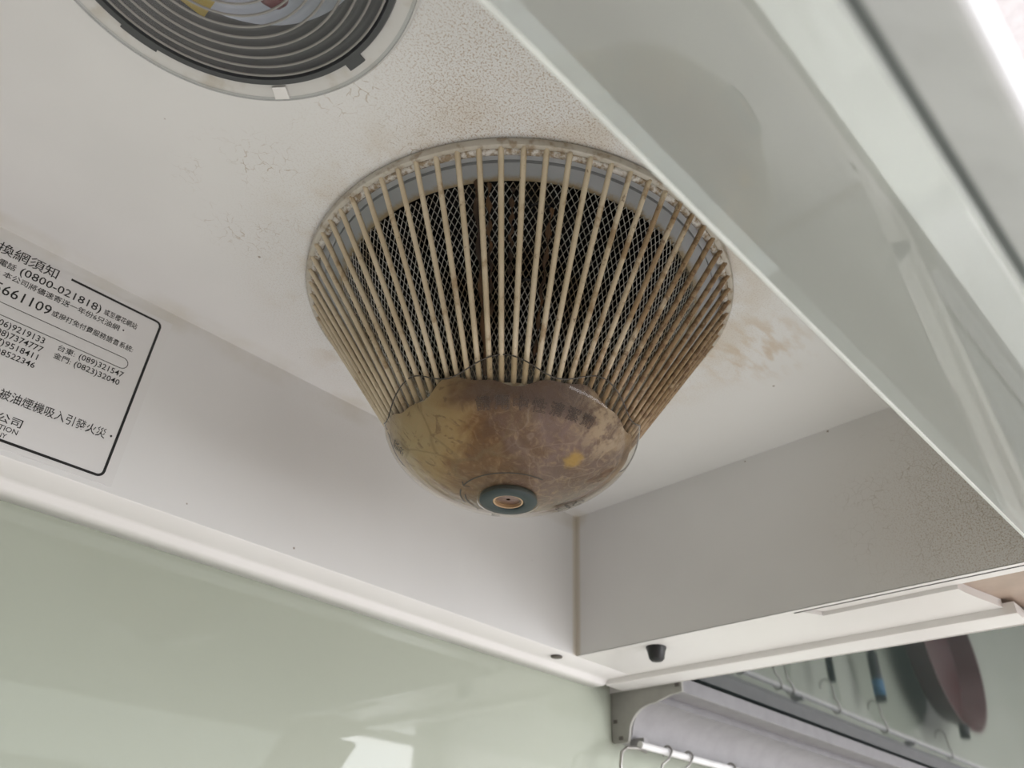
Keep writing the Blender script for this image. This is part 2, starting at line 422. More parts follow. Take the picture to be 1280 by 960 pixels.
top = mb.build('top_panel', ENAMEL, hood, label='white enamel ceiling of the recess with grease crackle and rust specks')
def slab(name, pts, th, mat):     # sheet with thickness th along outward offset
    n = len(pts); V = list(pts) + [tuple(p[i] + th[i] for i in range(3)) for p in pts]
    F = [tuple(range(n)), tuple(range(n, 2*n))[::-1]] + [(i, i+n, (i+1) % n + n, (i+1) % n) for i in range(n)]
    return MB().add(V, F).build(name, mat, hood)
slab('back_panel', [(HX0, 0, -H), (0, 0, -H), (0, 0, 0), (HX0, 0, 0)], (0, .004, 0), ENAMEL)
slab('side_panel', [(0, 0, -H), (0, HY0, -H), (0, HY0, 0), (0, 0, 0)], (.004, 0, 0), ENAMEL)
slab('side_panel', [(HX0, 0, -H), (HX0, HY0, -H), (HX0, HY0, 0), (HX0, 0, 0)], (-.004, 0, 0), ENAMEL)
slab('front_panel', [(HX0, HY0, -H), (0, HY0, -H), (0, HY0, 0), (HX0, HY0, 0)], (0, -.004, 0), ENAMEL)
# outer casing
mb = MB(); HO = .1035
mb.quad((HO, WY, -H - .006), (HO, -.413, -H - .006), (HO, -.413, .16), (HO, WY, .16))
mb.quad((HX0 - .1, WY, -H), (HX0 - .1, -.413, -H), (HX0 - .1, -.413, .16), (HX0 - .1, WY, .16))
mb.quad((HX0 - .1, -.413, -.1440), (HO, -.413, -.1440), (HO, -.413, .16), (HX0 - .1, -.413, .16))
mb.quad((HX0 - .1, WY, .16), (HO, WY, .16), (HO, -.413, .16), (HX0 - .1, -.413, .16))
mb.build('casing', FLANGE, hood)
# back rim: flat band, rounded drop to a lower band against the wall
prof = [(0, -H), (.0006, -H - .0006), (.024, -H - .0008), (.0275, -H - .002), (.0295, -H - .0048), (.0325, -H - .0058), (WY, -H - .0058), (WY, -H + .004)]
V = []; F = []
for x in (HX0, .0765):
    V += [(x, y, z) for y, z in prof]
for i in range(len(prof) - 1): F.append((i, i+1, len(prof)+i+1, len(prof)+i))
mesh('back_rim', V, F, FLANGE, hood, smooth=True)
# side rim: wide band with a channel, step down to the outer strip
mb = MB(); zf = -H - .0005
mb.quad((0, 0, zf), (.0765, 0, zf), (.0765, -.20, zf), (0, -.20, zf))
mb.quad((0, -.20, zf), (.0040, -.20, zf), (.0040, -.400, zf), (0, -.400, zf))
arc = [(.0225, -.3055), (.030, -.3060), (.040, -.3078), (.052, -.3102), (.064, -.3130), (.0765, -.3155)]
poly = [(.0225, -.2135)] + arc[:] + [(.0765, -.20), (.0045, -.20), (.0065, -.2045)]
mb.quad(*[(x, y, zf) for x, y in [(.0225, -.2135)] + arc + [(.0765, -.20), (.0225, -.20)]])
mb.quad((.0065, -.20, zf), (.0225, -.20, zf), (.0225, -.2135, zf), (.0205, -.2135, zf), (.0065, -.2065, zf))
mb.quad((.0205, -.2135, zf + .0028), (.0225, -.2135, zf + .0028), (.0225, -.2135, zf), (.0205, -.2135, zf))
mb.quad((.0205, -.2135, zf), (.0065, -.2065, zf), (.0065, -.2065, zf + .0028), (.0205, -.2135, zf + .0028))
mb.quad((.0225, -.2135, zf), (.0225, -.3055, zf), (.0225, -.3055, zf + .0028), (.0225, -.2135, zf + .0028))
mb.quad((.0065, -.2065, zf + .0028), (.0225, -.2065, zf + .0028), (.0225, -.400, zf + .0028), (.0065, -.400, zf + .0028))
for a, b in zip(arc[:-1], arc[1:]): mb.quad((*a, zf), (*b, zf), (*b, zf + .006), (*a, zf + .006))
mb.build('side_rim', FLANGE, hood)
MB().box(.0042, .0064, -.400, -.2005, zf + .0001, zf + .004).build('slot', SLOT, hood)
mb = MB()
mb.prism([(.0765, zf + .003), (.0765, zf - .0049), (.0780, zf - .0053), (.1010, zf - .0053), (.1035, zf - .0035), (.1035, zf + .003)], 'y', .029, -.3225)
mb.build('outer_strip', FLANGE, hood)
mb = MB(); mb.quad((.0225, -.300, zf + .0061), (.1030, -.300, zf + .0061), (.1030, -.400, zf + .0061), (.0225, -.400, zf + .0061))
mb.build('corner_plate', BEIGE, hood, label='brownish plate in the front corner of the hood rim')
MB().tube([(.093, -.318, zf + .006), (.093, -.318, zf - .001)], .0016, 8).build('rivet', RUBBER, hood)
# rubber buffer on the side rim and screw in the back rim
c = (.0168, -.0718)
MB().lathe([(0, zf + .001), (.0082, zf + .001), (.0084, zf - .001), (.0074, zf - .0035), (.0062, zf - .0095), (.0045, zf - .0112), (0, zf - .0116)], c, 24).build('rubber_buffer', RUBBER, hood, smooth=True, label='black rubber buffer on the side rim')
c = (-.0117, .0125)
MB().lathe([(0, zf - .0008), (.0052, zf - .0008), (.0050, zf - .0016), (.0035, zf - .0020), (0, zf - .0020)], c, 20).build('screw', plain('dull_screw', (.10, .085, .07), .5), hood, smooth=True, label='dark screw in the back rim')
# duct and fan above the plate, coloured near-black so the inside looks unlit
mb = MB().lathe([(RH, .0), (RH, .11), (.0, .11)], (CX, CY), 64); mb.build('duct', DARK, hood, smooth='auto')
mb = MB()
for k in range(28):
    a = 2*PI*k/28; ca, sa = math.cos(a), math.sin(a)
    x0, y0 = CX + .072*ca, CY + .072*sa; x1, y1 = CX + .092*math.cos(a + .18), CY + .092*math.sin(a + .18)
    mb.quad((x0, y0, .02), (x1, y1, .02), (x1, y1, .09), (x0, y0, .09))
mb.lathe([(.072, .09), (.092, .09)], (CX, CY), 56)
mb.build('fan_wheel', plain('near_black_fan_metal', (.012, .011, .010), .6), hood, kind='stuff')

# visor glass: plane holding the x axis, dipping towards the room
TH = 0.81636; sS, cC = math.sin(TH), math.cos(TH)
def vis(x, a, off): return (x, -.369 - a*sS - off*cC, -.148 - a*cC + off*sS)     # a: down the slope, off: behind the face
VX0, VX1 = -.98, -.002
def vslab(a0, a1, o0, o1, x0=VX0, x1=VX1):
    mb = MB(); V = [vis(x, a, o) for x in (x0, x1) for a, o in ((a0, o0), (a1, o0), (a1, o1), (a0, o1))]
    return mb.add(V, [(0,1,2,3), (7,6,5,4), (0,4,5,1), (1,5,6,2), (2,6,7,3), (3,7,4,0)])
vg = vslab(.0037, .0880, 0, .005).build('glass_visor', VISOR, hood, label='pale mint glass visor mirroring the filter cone')
mb = MB(); V = [vis(x, a, o) for x in (VX0, VX1) for a, o in ((.0036, 0), (.0031, -.0005), (.0020, -.0008), (.0008, -.0005), (0, .0010), (.0036, .005))]
mb.add(V, [tuple(range(6)), tuple(range(11, 5, -1))] + [(i, i+6, (i+1) % 6 + 6, (i+1) % 6) for i in range(6)])
mb.build('polished_edge', EDGEG, vg, label='ground edge of the glass with its bright glint in the colour')
vslab(.0882, .0905, .0010, .005).build('seal_strip', SEAL, vg, label='dark grey seal between glass and front trim')
vslab(.0907, .1050, 0, .005).build('front_trim', TRIMW, vg, bevel=.0015)
vslab(.0, .105, .0, .006, VX1 + .002, .103).build('end_bracket', BEIGE, vg, label='unseen brownish metal bracket at the end of the glass, widened to block window glare')  # widened to block the window's reflection in the green wall

# ------------------------------------------------------------------ filter cone
cone = thing('grease_filter', (CX, CY, -.0005), 'rusty ivory cone-shaped grease filter with slender bars hanging below the hood', 'grease filter')
cone.location.z = kz(-.0005) + Z0; cone.scale = (KS,)*3
A0 = math.radians(.65)
mb = MB().lathe([(.1262, -.0092), (.1280, -.0095), (.1285, -.0108), (.1284, -.0126), (.1277, -.0138), (.1262, -.0142), (.1250, -.0138), (.1240, -.0120), (.1240, -.0092)], (CX, CY), 144)
mb.build('collar', RINGM, cone, smooth='auto')
mb = MB().lathe([(.1250, -.0125), (.1252, -.0140), (.1240, -.0150), (.1222, -.0150), (.1212, -.0140), (.1212, -.0110)], (CX, CY), 144)
mb.build('bead_ring', CRUST, cone, smooth=True, label='bright crusted bead ring that carries the bars')
mb = MB().lathe([(.1225, -.0095), (.1210, -.0118), (.1172, -.0122), (.1170, -.0100)], (CX, CY), 144); mb.build('inner_lip', plain('pale_grey_lip', (.52, .535, .55), .3), cone, smooth='auto')
mb = MB().lathe([(.1172, -.0095), (.1168, -.0140), (.1060, -.0146), (.1046, -.0130), (.1043, -.0095)], (CX, CY), 144); mb.build('inner_lip', LIP, cone, smooth='auto')
# 72 bars, one mesh shared
Tb, Bb = Vector((.1249, 0, -.0137)), Vector((.0612, 0, -.1068))
pts = [Vector((.1262, 0, -.0125)), Tb, Tb.lerp(Bb, .33), Tb.lerp(Bb, .66), Bb]
mb = MB().tube(pts, [.0014, .0015, .0015, .00145, .0014], 6)
bar_me = setmesh('bar', mb.V, mb.F, BAR, True)
for k in range(72):
    o = bpy.data.objects.new('bar', bar_me); o.rotation_euler = (random.uniform(-.002, .002), random.uniform(-.004, .004), A0 + math.radians(5*k) + random.uniform(-.0025, .0025)); fin(o, cone)
# lower ring that the bars end in
MB().lathe([(.0625, -.1072), (.0620, -.1100), (.0590, -.1100), (.0590, -.1072)], (CX, CY), 96, True).build('lower_ring', RINGM, cone, smooth='auto')
# expanded metal net
def netpt(a, v):
    r = .1062 + (.0600 - .1062)*v; z = -.0150 + (-.1030 + .0150)*v
    r += .0010*math.sin(3*a + .7)*(1 - v) + .0005*math.sin(11*a)
    return r, z
NA, NJ = 176, 34
mb = MB(); hw = .00027; nn = Vector((.886, 0, -.464)).normalized()
def npos(i, j):
    a = 2*PI*(i + .5*(j % 2))/NA; r, z = netpt(a, j/NJ); 
    return Vector((CX + r*math.cos(a), CY + r*math.sin(a), z)), a
for j in range(NJ):
    sh = j % 2
    for i in range(NA):
        p, a = npos(i, j)
        for di in ((0, -1) if not sh else (0, 1)):
            q, b = npos(i + di, j + 1)
            am = (a + b)/2
            nrm = Vector((nn.x*math.cos(am), nn.x*math.sin(am), nn.z)); d = (q - p).normalized(); sd = d.cross(nrm).normalized()
            w_ = sd*hw; th = nrm*.0004
            mb.add([p - w_, p + w_, p + th, q - w_, q + w_, q + th], [(0, 2, 5, 3), (2, 1, 4, 5), (1, 0, 3, 4)])
o = mesh('metal_net', mb.V, mb.F, NET, cone, kind='stuff', label='grey expanded metal net behind the bars')
# overlapped burnt seam of the net
def strip(a0, a1, off, mat, name, v0=0.0, v1=1.0, wav=.0):
    V = []; F = []; m = 24
    for j in range(m + 1):
        v = v0 + (v1 - v0)*j/m; r, z = netpt(a0, v); r += off
        for a in (a0 + wav*math.sin(j*1.3)*.01, (a0+a1)/2, a1 + wav*math.sin(j*1.7 + 1)*.01):
            rr = r + (.0014 if a == (a0+a1)/2 else 0); V.append((CX + rr*math.cos(a), CY + rr*math.sin(a), z))
    for j in range(m):
        for k in range(2): F.append((3*j+k, 3*j+k+1, 3*j+k+4, 3*j+k+3))
    return mesh(name, V, F, mat, cone, smooth=True)
dg = math.radians
strip(dg(-147.8), dg(-145.4), .0018, BURNT, 'net_seam', .0, 1, 1)
strip(dg(-144.2), dg(-143.2), .0018, BURNT, 'net_seam', .02, .7, 1)
strip(dg(-137.6), dg(-136.7), .0018, BURNT, 'net_seam', .05, .5, 1)
strip(dg(-126.6), dg(-125.6), .0018, BURNT, 'net_seam', .15, .9, 1)
for a, v in ((-129, .13), (-131, .52), (-130, .83)):
    pts = []
    for da in (-2.6, -1.2, 0, 1.2, 2.6):
        r, z = netpt(dg(a), v); r += .0022 if abs(da) < 2 else .0004
        pts.append((CX + r*math.cos(dg(a + da)), CY + r*math.sin(dg(a + da)), z))
    MB().tube(pts, .0007, 6).build('wire_clip', RUBBER, cone)

# ------------------------------------------------------------------ oil cup
cup = thing('oil_cup', (CX, CY, -.1395), 'smoky clear plastic oil cup with brown grease under the filter cone', 'oil cup')
cup.location.z = kz(-.1395) + Z0; cup.scale = (KS,)*3
CA, CB, CN, CZ = .0700, .0410, 1.8, -.0985
def prof_xz(q):     # q in 0..1 from the wall down to the bottom centre
    x = math.sin(q*PI/2); return CA*max(0, 1 - x**CN)**(1/CN), CZ - CB*x
def rimz(a): return -.1007 + .0046*math.cos(8*(a + dg(139)))
# dense profile with arc length from bottom centre
_ps = [prof_xz(1 - i/800) for i in range(801)]
_ls = [0]
for p, q in zip(_ps[:-1], _ps[1:]): _ls.append(_ls[-1] + math.hypot(q[0]-p[0], q[1]-p[1]))
def surf(a, s, off=0.0):
    """point on the outer face of the cup: azimuth a, arc length s from the bottom centre"""
    i = int(np.searchsorted(_ls, s)); i = max(1, min(i, 800))
    p, q = _ps[i-1], _ps[i]; f_ = (s - _ls[i-1])/max(1e-9, _ls[i]-_ls[i-1])
    r, z = p[0] + (q[0]-p[0])*f_, p[1] + (q[1]-p[1])*f_
    tx, tz = q[0]-p[0], q[1]-p[1]; L = math.hypot(tx, tz) or 1; nx, nz = tz/L, -tx/L
    r += nx*off; z += nz*off
    return Vector((CX + r*math.cos(a), CY + r*math.sin(a), z))
def s_of_r(r):
    return float(np.interp(r, [p[0] for p in _ps], _ls))
NC = 192
def shell(scale_r, dz, rimf, rows=40, q1=.93):
    V = []; F = []
    for j in range(rows + 1):
        for k in range(NC):
            a = 2*PI*k/NC; zr = rimf(a)
            if zr > CZ: q0 = 0.0
            else: q0 = math.asin(min(1, (CZ - zr)/CB))*2/PI
            q = q0 + (q1 - q0)*(j/rows); r, z = prof_xz(q)
            V.append((CX + r*scale_r*math.cos(a), CY + r*scale_r*math.sin(a), z + dz))
    # upright collar part above CZ where the scallops rise
    for j in range(rows):
        for k in range(NC): F.append((j*NC+k, j*NC+(k+1) % NC, (j+1)*NC+(k+1) % NC, (j+1)*NC+k))
    for k in range(NC):
        a = 2*PI*k/NC; zr = rimf(a)
        if zr > CZ: V[k] = (CX + CA*scale_r*math.cos(a), CY + CA*scale_r*math.sin(a), zr + dz)
    return V, F
V, F = shell(1, 0, rimz)
o = mesh('cup_shell', V, F, SMOKY, cup, smooth=True, label='smoky transparent shell with a scalloped rim')
pts = [(CX + CA*math.cos(2*PI*k/NC), CY + CA*math.sin(2*PI*k/NC), rimz(2*PI*k/NC)) for k in range(NC)]
pts = []
for k in range(NC + 1):
    a = 2*PI*k/NC; zr = rimz(a); x = max(0, (CZ - zr)/CB); r = CA*max(0, 1 - x**CN)**(1/CN); pts.append((CX + r*math.cos(a), CY + r*math.sin(a), zr))
MB().tube(pts, .00034, 6, False).build('rim_edge', RIM, cup, smooth=True, label='dark thin line of the scalloped rim')
def oilz(a):
    return -.1085 + .0022*math.sin(3*a + .6) + .0016*math.sin(7*a + 1.9) + .0009*math.sin(17*a) + .0045*math.exp(-((((a - dg(-163) + PI) % (2*PI)) - PI)/.22)**2)
V, F = shell(.972, .0012, oilz, 36, .985)
mesh('oil_residue', V, F, OIL, cup, smooth=True, label='mottled tan, brown and purplish grease coating the inside')
# drain: gasket ring, tube
zb = CZ - CB
MB().lathe([(.0150, zb + .0022), (.0152, zb + .0002), (.0146, zb - .0006), (.0088, zb - .0010), (.0080, zb - .0004), (.0080, zb + .004)], (CX, CY), 64).build('drain_gasket', GASKET, cup, smooth=True, label='dark teal ring around the drain hole')
MB().lathe([(.0160, zb + .0016), (.0163, zb - .0002), (.0152, zb - .0004)], (CX, CY), 64).build('gasket_edge', SMOKY, cup, smooth=True)
MB().lathe([(.0080, zb + .0010), (.0079, zb - .0002), (.0070, zb - .0002), (.0068, zb + .013), (.0003, zb + .013)], (CX, CY), 48).build('drain_tube', BRASS, cup, smooth='auto', label='tan drain tube inside the ring')
# drawing on the cup
def ribbon(paths, w, name, mat, parent, fmap, off=.00025):
    mb = MB()
    for P in paths:
        n = len(P)
        L = []; R_ = []
        for i in range(n):
            x0, y0 = P[max(i-1, 0)]; x1, y1 = P[min(i+1, n-1)]; dx, dy = x1-x0, y1-y0; l = math.hypot(dx, dy) or 1
            nx, ny = -dy/l*w/2, dx/l*w/2; L.append(fmap(P[i][0]+nx, P[i][1]+ny)); R_.append(fmap(P[i][0]-nx, P[i][1]-ny))
        V = L + R_; mb.add(V, [(i, i+1, n+i+1, n+i) for i in range(n-1)])
    return mb.build(name, mat, parent)
def around(xc, yc):                      # flat drawing seen from below around the drain (x right, y up in the picture)
    def f(x, y):
        # picture-right = camera right on the plan, picture-up = towards the camera
        ex = Vector((.703, -.711)); ey = Vector((-.694, -.720))
        p = ex*(x + xc) + ey*(y + yc); r = p.length; a = math.atan2(p.y, p.x); return surf(a, s_of_r(r), .0003)
    return f
f0 = around(0, 0)
def arc_(r, a0, a1, n=24): return [(r*math.cos(dg(a0 + (a1-a0)*i/n)), r*math.sin(dg(a0 + (a1-a0)*i/n))) for i in range(n+1)]
paths = [arc_(.0252, 48, 158), arc_(.0252, 168, 205), arc_(.0225, 178, 222)]
def head(r, a, s): 
    c = (r*math.cos(dg(a)), r*math.sin(dg(a))); return [[(c[0] + .0035*math.cos(dg(a + 60*s)), c[1] + .0035*math.sin(dg(a + 60*s))), c, (c[0] + .0035*math.cos(dg(a + 150*s)), c[1] + .0035*math.sin(dg(a + 150*s)))]]
paths += head(.0252, 158, -1) + head(.0225, 222, 1)
ribbon(paths, .00070, 'arrow_print', PRINT, cup, f0)
# blossom emblem: five notched petals and an inner ring
fl = []
for k in range(5):
    b0 = 90 + 72*k
    P = [(0.0022, -30), (.0052, -33), (.0072, -24), (.0079, -10), (.0067, 0), (.0079, 10), (.0072, 24), (.0052, 33), (.0022, 30)]
    fl.append([(r*math.cos(dg(b0 + a)), r*math.sin(dg(b0 + a))) for r, a in P])
fl.append(arc_(.0019, 0, 360, 16))
ribbon(fl, .00075, 'blossom_emblem', PRINT, cup, around(.0340, -.0205))

# ------------------------------------------------------------------ lettering
def text_mesh(s, outline=0.0, res=2, weight=0.0):
    cu = bpy.data.curves.new('lettering', 'FONT'); cu.body = s; cu.size = 1; cu.resolution_u = res; cu.offset = weight
    if outline: cu.fill_mode = 'NONE'; cu.bevel_depth = outline; cu.bevel_resolution = 0
    ob = bpy.data.objects.new('lettering', cu); COL.objects.link(ob)
    dgp = bpy.context.evaluated_depsgraph_get(); me = bpy.data.meshes.new_from_object(ob.evaluated_get(dgp))
    V = [v.co.copy() for v in me.vertices]; F = [tuple(p.vertices) for p in me.polygons]
    bpy.data.objects.remove(ob); bpy.data.curves.remove(cu); bpy.data.meshes.remove(me)
    return V, F
def fit(V, x0, x1, y0, y1):
    ax, bx = min(v.x for v in V), max(v.x for v in V); ay, by = min(v.y for v in V), max(v.y for v in V)
    return [((v.x-ax)/(bx-ax)*(x1-x0) + x0, (v.y-ay)/(by-ay)*(y1-y0) + y0, v.z) for v in V]
# embossed words on the cup: one character at a time along the curve
word = '請用中性清潔劑'
for k, ch in enumerate(word):
    V, F = text_mesh(ch, .018)
    ac = -152 + 60*(k + .5)/7
    s0 = s_of_r(.0575); hgt = .0072; wd = .0072
    P = fit(V, -wd/2, wd/2, 0, hgt)
    W = [surf(dg(ac) + p[0]/.060, s0 + p[1], .0001 + max(0, p[2])*.006) for p in P]
    mesh('embossed_character', W, F, EMBOSS, cup)
for ch, (xx, yy), sz in (('鬆', (-.0065, -.0268), .0052),):
    V, F = text_mesh(ch); P = fit(V, -sz/2, sz/2, -sz/2, sz/2); fm = around(xx, yy)
    mesh('printed_character', [fm(p[0], p[1]) for p in P], F, PRINT, cup)
V, F = text_mesh('緊'); P = fit(V, -.004, .004, -.004, .004)
mesh('printed_character', [surf(dg(147) + p[0]/.0606, s_of_r(.0600) + p[1], .0003) for p in P], F, PRINT, cup)

# ------------------------------------------------------------------ notice sticker on the back panel
SX1, SZ0, SZ1 = -.4127, -.1227, -.0114
st = thing('notice_sticker', (-.47, -.0005, -.067), 'white notice sticker with black Chinese text and phone numbers inside the hood', 'sticker')
MB().box(-.62, SX1 + .0065, -.0005, -.0001, SZ0 - .004, SZ1 + .0035).build('film', PAPER, st)
YS = -.0006
def flat(x, y): return (x, YS, y)
def rr(x0, x1, y0, y1, r, start=None):
    P = []
    P += [(x1 - r + r*math.cos(dg(a)), y1 - r + r*math.sin(dg(a))) for a in range(90, -1, -15)]
    P += [(x1 - r + r*math.cos(dg(a)), y0 + r + r*math.sin(dg(a))) for a in range(0, -91, -15)]
    return P
P = [(-.4695, SZ1)] + rr(-.6, SX1, SZ0, SZ1, .0035) + [(-.60, SZ0)]
ribbon([P], .00155, 'border', INK, st, flat)
P = [(-.60, -.0462)] + rr(-.6, -.4222, -.0537, -.0462, .00374) + [(-.60, -.0537)]
ribbon([P], .00042, 'phone_box_outline', INK, st, flat)
LINES = [('免費換網須知', -.5266, -.4768, -.0166, -.0088),
    ('客服務電話', -.5200, -.4970, -.0242, -.0196), ('(0800-021818)', -.4945, -.4480, -.0258, -.0188), ('或至櫻花網站', -.4460, -.4255, -.0240, -.0196),
    ('資料・本公司將儘速寄送一年份6只油網・', -.5150, -.4315, -.0306, -.0262),
    ('25661109', -.5068, -.4717, -.0412, -.0345), ('或撥打免付費服務語音系統:', -.4708, -.4226, -.0405, -.0362),
    ('(06)9219133', -.4935, -.4678, -.0612, -.0558), ('台東:', -.4603, -.4508, -.0598, -.0556), ('(089)321547', -.4485, -.4223, -.0606, -.0555),
    ('(08)7374777', -.4925, -.4668, -.0668, -.0616), ('金門:', -.4607, -.4512, -.0655, -.0613), ('(0823)32040', -.4492, -.4228, -.0664, -.0614),
    ('(07)9518411', -.4930, -.4674, -.0722, -.0672), ('(02)8522346', -.4925, -.4668, -.0777, -.0728),
    ('以免被油煙機吸入引發火災・', -.4872, -.4155, -.1008, -.0944),
    ('有限公司', -.4860, -.4600, -.1130, -.1076), ('CORPORATION', -.4880, -.4602, -.1172, -.1142), ('COMPANY', -.4805, -.4643, -.1212, -.1184)]
for s, x0, x1, z0, z1 in LINES:
    V, F = text_mesh(s, weight=.007 if z1 - z0 < .0055 else .004); P = fit(V, x0, x1, z0, z1)
    mesh('text_line', [(p[0], YS, p[1]) for p in P], F, INK, st)

# ------------------------------------------------------------------ hood lamp
lamp = thing('hood_lamp', (LX, LY, -.001), 'round ribbed hood lamp with clear plastic collar beside the filter cone', 'lamp')
MB().lathe([(.0812, -.0004), (.0814, -.0018), (.0806, -.0032), (.0790, -.0038), (.0735, -.0030), (.0716, -.0026), (.0716, .006)], (LX, LY), 128).build('collar', COLLAR, lamp, smooth='auto', label='clear plastic collar ring')
MB().lathe([(.0795, -.0036), (.0800, -.0044), (.0788, -.0046), (.0782, -.0038)], (LX, LY), 128).build('collar_bead', LENS, lamp, smooth=True)
MB().lathe([(.0722, -.0025), (.0716, -.0042), (.0692, -.0040), (.0688, .004)], (LX, LY), 128).build('dark_rim', LAMPD, lamp, smooth='auto')
# two bayonet lugs and a clip
for a0, a1, r1 in ((84, 97, .0732), (5, 12, .0752)):
    V = []; n = 10
    for i in range(n + 1):
        a = dg(a0 + (a1-a0)*i/n)
        for r in (.0700, r1): V.append((LX + r*math.cos(a), LY + r*math.sin(a), -.0040)); V.append((LX + r*math.cos(a), LY + r*math.sin(a), -.0026))
    F = []
    for i in range(n):
        b0 = 4*i; F += [(b0, b0+2, b0+6, b0+4), (b0+2, b0+3, b0+7, b0+6), (b0+1, b0+5, b0+7, b0+3)]
    F += [(0, 1, 3, 2), (4*n, 4*n+2, 4*n+3, 4*n+1)]
    MB().add(V, F).build('locking_lug', LAMPD, lamp)
V = []
mb = MB(); a0, a1 = 38, 43
for i, a in enumerate((a0, a1)):
    for r in (.0727, .0790): mb.V += [(LX + r*math.cos(dg(a)), LY + r*math.sin(dg(a)), -.0036), (LX + r*math.cos(dg(a)), LY + r*math.sin(dg(a)), -.0046)]
mb.F = [(0, 1, 3, 2), (4, 6, 7, 5), (1, 5, 7, 3), (0, 2, 6, 4), (0, 4, 5, 1), (2, 3, 7, 6)]
mb.build('clip_tab', FLANGE, lamp, label='white clip tab on the collar')
# ribbed lens: concentric ridges
pr = [(.0690, .0005)]
for i in range(12):
    r = .0690 - .0055*i
    if r < .006: break
    dome = -.0105*(1 - (r/.069)**2)
    pr += [(r - .0004, dome + .0002 - .0020), (r - .0012, dome - .0026), (r - .0020, dome - .0020), (r - .0030, dome - .0004), (r - .0046, dome + .0002)]
pr.append((.0, -.0112))
MB().lathe(pr, (LX, LY), 128).build('ribbed_lens', LENS, lamp, smooth=True, label='clear lens with concentric ridges')
MB().lathe([(.0688, .003), (.0665, .010), (.0590, .022), (.0578, .0225)], (LX, LY), 96).build('bowl_wall', LAMPD, lamp, smooth=True)
MB().lathe([(.0580, .0223), (.040, .030), (0, .033)], (LX, LY), 96).build('reflector', REFL, lamp, smooth=True)
for i in range(11):  # opaque pale rings painted as highlights along the lens ridges
    r = .0676 - .0055*i; zz = -.0105*(1 - (r/.069)**2) - .0024
    MB().lathe([(r + .00055, zz), (r + .0003, zz - .0006), (r - .0003, zz - .0006), (r - .00055, zz)], (LX, LY), 96).build('lens_ridge_glint', RIDGE, lamp, smooth=True)
# bulb, yellow patch and red spot seen through the lens
def blob(c, r, sx, sy, sz, n=12, m=8):
    mb = MB(); V = [(c[0], c[1], c[2] - r*sz)]; F = []
    for j in range(1, m):
        p = PI*j/m
        for k in range(n): V.append((c[0] + r*sx*math.sin(p)*math.cos(2*PI*k/n), c[1] + r*sy*math.sin(p)*math.sin(2*PI*k/n), c[2] - r*sz*math.cos(p)))
    V.append((c[0], c[1], c[2] + r*sz)); e = len(V) - 1
    for k in range(n):
        F.append((0, 1 + (k+1) % n, 1 + k)); F.append((e, e - n + k, e - n + (k+1) % n))
        for j in range(m - 2): a = 1 + j*n; F.append((a+k, a+(k+1) % n, a+n+(k+1) % n, a+n+k))
    return mb.add(V, F)
blob((LX - .002, LY + .004, .014), .022, 1, 1, .8, 24, 14).build('bulb', BULB, lamp, smooth=True)
MB().box(LX - .006, LX + .016, LY + .040, LY + .052, .010, .0105).build('yellow_patch', YEL, lamp, label='yellow patch seen through the ribs')
blob((LX + .031, LY + .020, .012), .0075, 1.1, .9, .8).build('red_spot', RED, lamp, smooth=True, label='dark red spot seen through the ribs')

# ------------------------------------------------------------------ neighbouring cabinet with mirror-like underside
cab = thing('wall_cabinet', (.75, -.15, -.1290), 'wall cabinet with dark glossy green underside to the right of the hood', 'cabinet')
MB().box(.1075, 1.70, -.335, WY - .0005, -.1290, -.1250).build('bottom_panel', MIRR, cab, label='glossy dark green underside mirroring hung utensils')
MB().box(.1075, 1.70, -.335, WY - .0005, -.1249, .55).build('body', CABM, cab)

# ------------------------------------------------------------------ utensil rail
rail = thing('utensil_rail', (.6, .02, -.155), 'satin aluminium utensil rail on the green wall under the cabinet', 'rail')
RA = .1080
pro = [(WY - .0006, -.1310), (-.0352, -.1310), (-.0352, -.1432), (-.0335, -.1438), (-.0322, -.1385), (-.0030, -.1400), (-.0052, -.1478)]
for i in range(1, 9):
    u_ = i/8; pro.append((-.0052 + .0290*math.sin(u_*PI/2)**1.05 * 1.0, -.1478 - .0260*(1 - math.cos(u_*PI/2))))
pro += [(.0262, -.1780), (.0420, -.1790), (WY - .0006, -.1790)]
mb = MB().prism(pro, 'x', RA, 1.50); mb.build('profile', ALU, rail, smooth='auto', label='satin aluminium extrusion with a concave front')
cap = [(WY - .0006, -.1305), (-.0362, -.1305), (-.0360, -.1440), (-.0240, -.1450), (-.0052, -.1500)]
for i in range(1, 9):
    u_ = i/8; cap.append((-.0052 + .0300*math.sin(u_*PI/2), -.1500 - .0240*(1 - math.cos(u_*PI/2))))
cap += [(.0262, -.1800), (.0290, -.1815), (.0425, -.1815), (WY - .0006, -.1795)]
ec = MB().prism(cap, 'x', RA - .0035, RA).build('end_cap', CAPM, rail, bevel=.0006, label='grey end cap with a concave cut')
for y, z in ((.025, -.1335), (-.0315, -.1375), (.0405, -.1620), (.0345, -.1770)):
    MB().box(RA - .0041, RA - .0034, y - .0022, y + .0022, z - .0016, z + .0016).build('cap_pin', plain('cap_pin_dark', (.12, .11, .10), .6), ec)
MB().tube([(RA + .001, .0165, -.1835), (1.49, .0165, -.1835)], .0033, 12).build('rod', ROD, rail, smooth='auto', label='pale round rod below the profile')
for x in (.112, .45, .8, 1.15, 1.48): MB().box(x, x + .006, .0140, .0300, -.1835, -.1770).build('rod_bracket', ALU, rail)
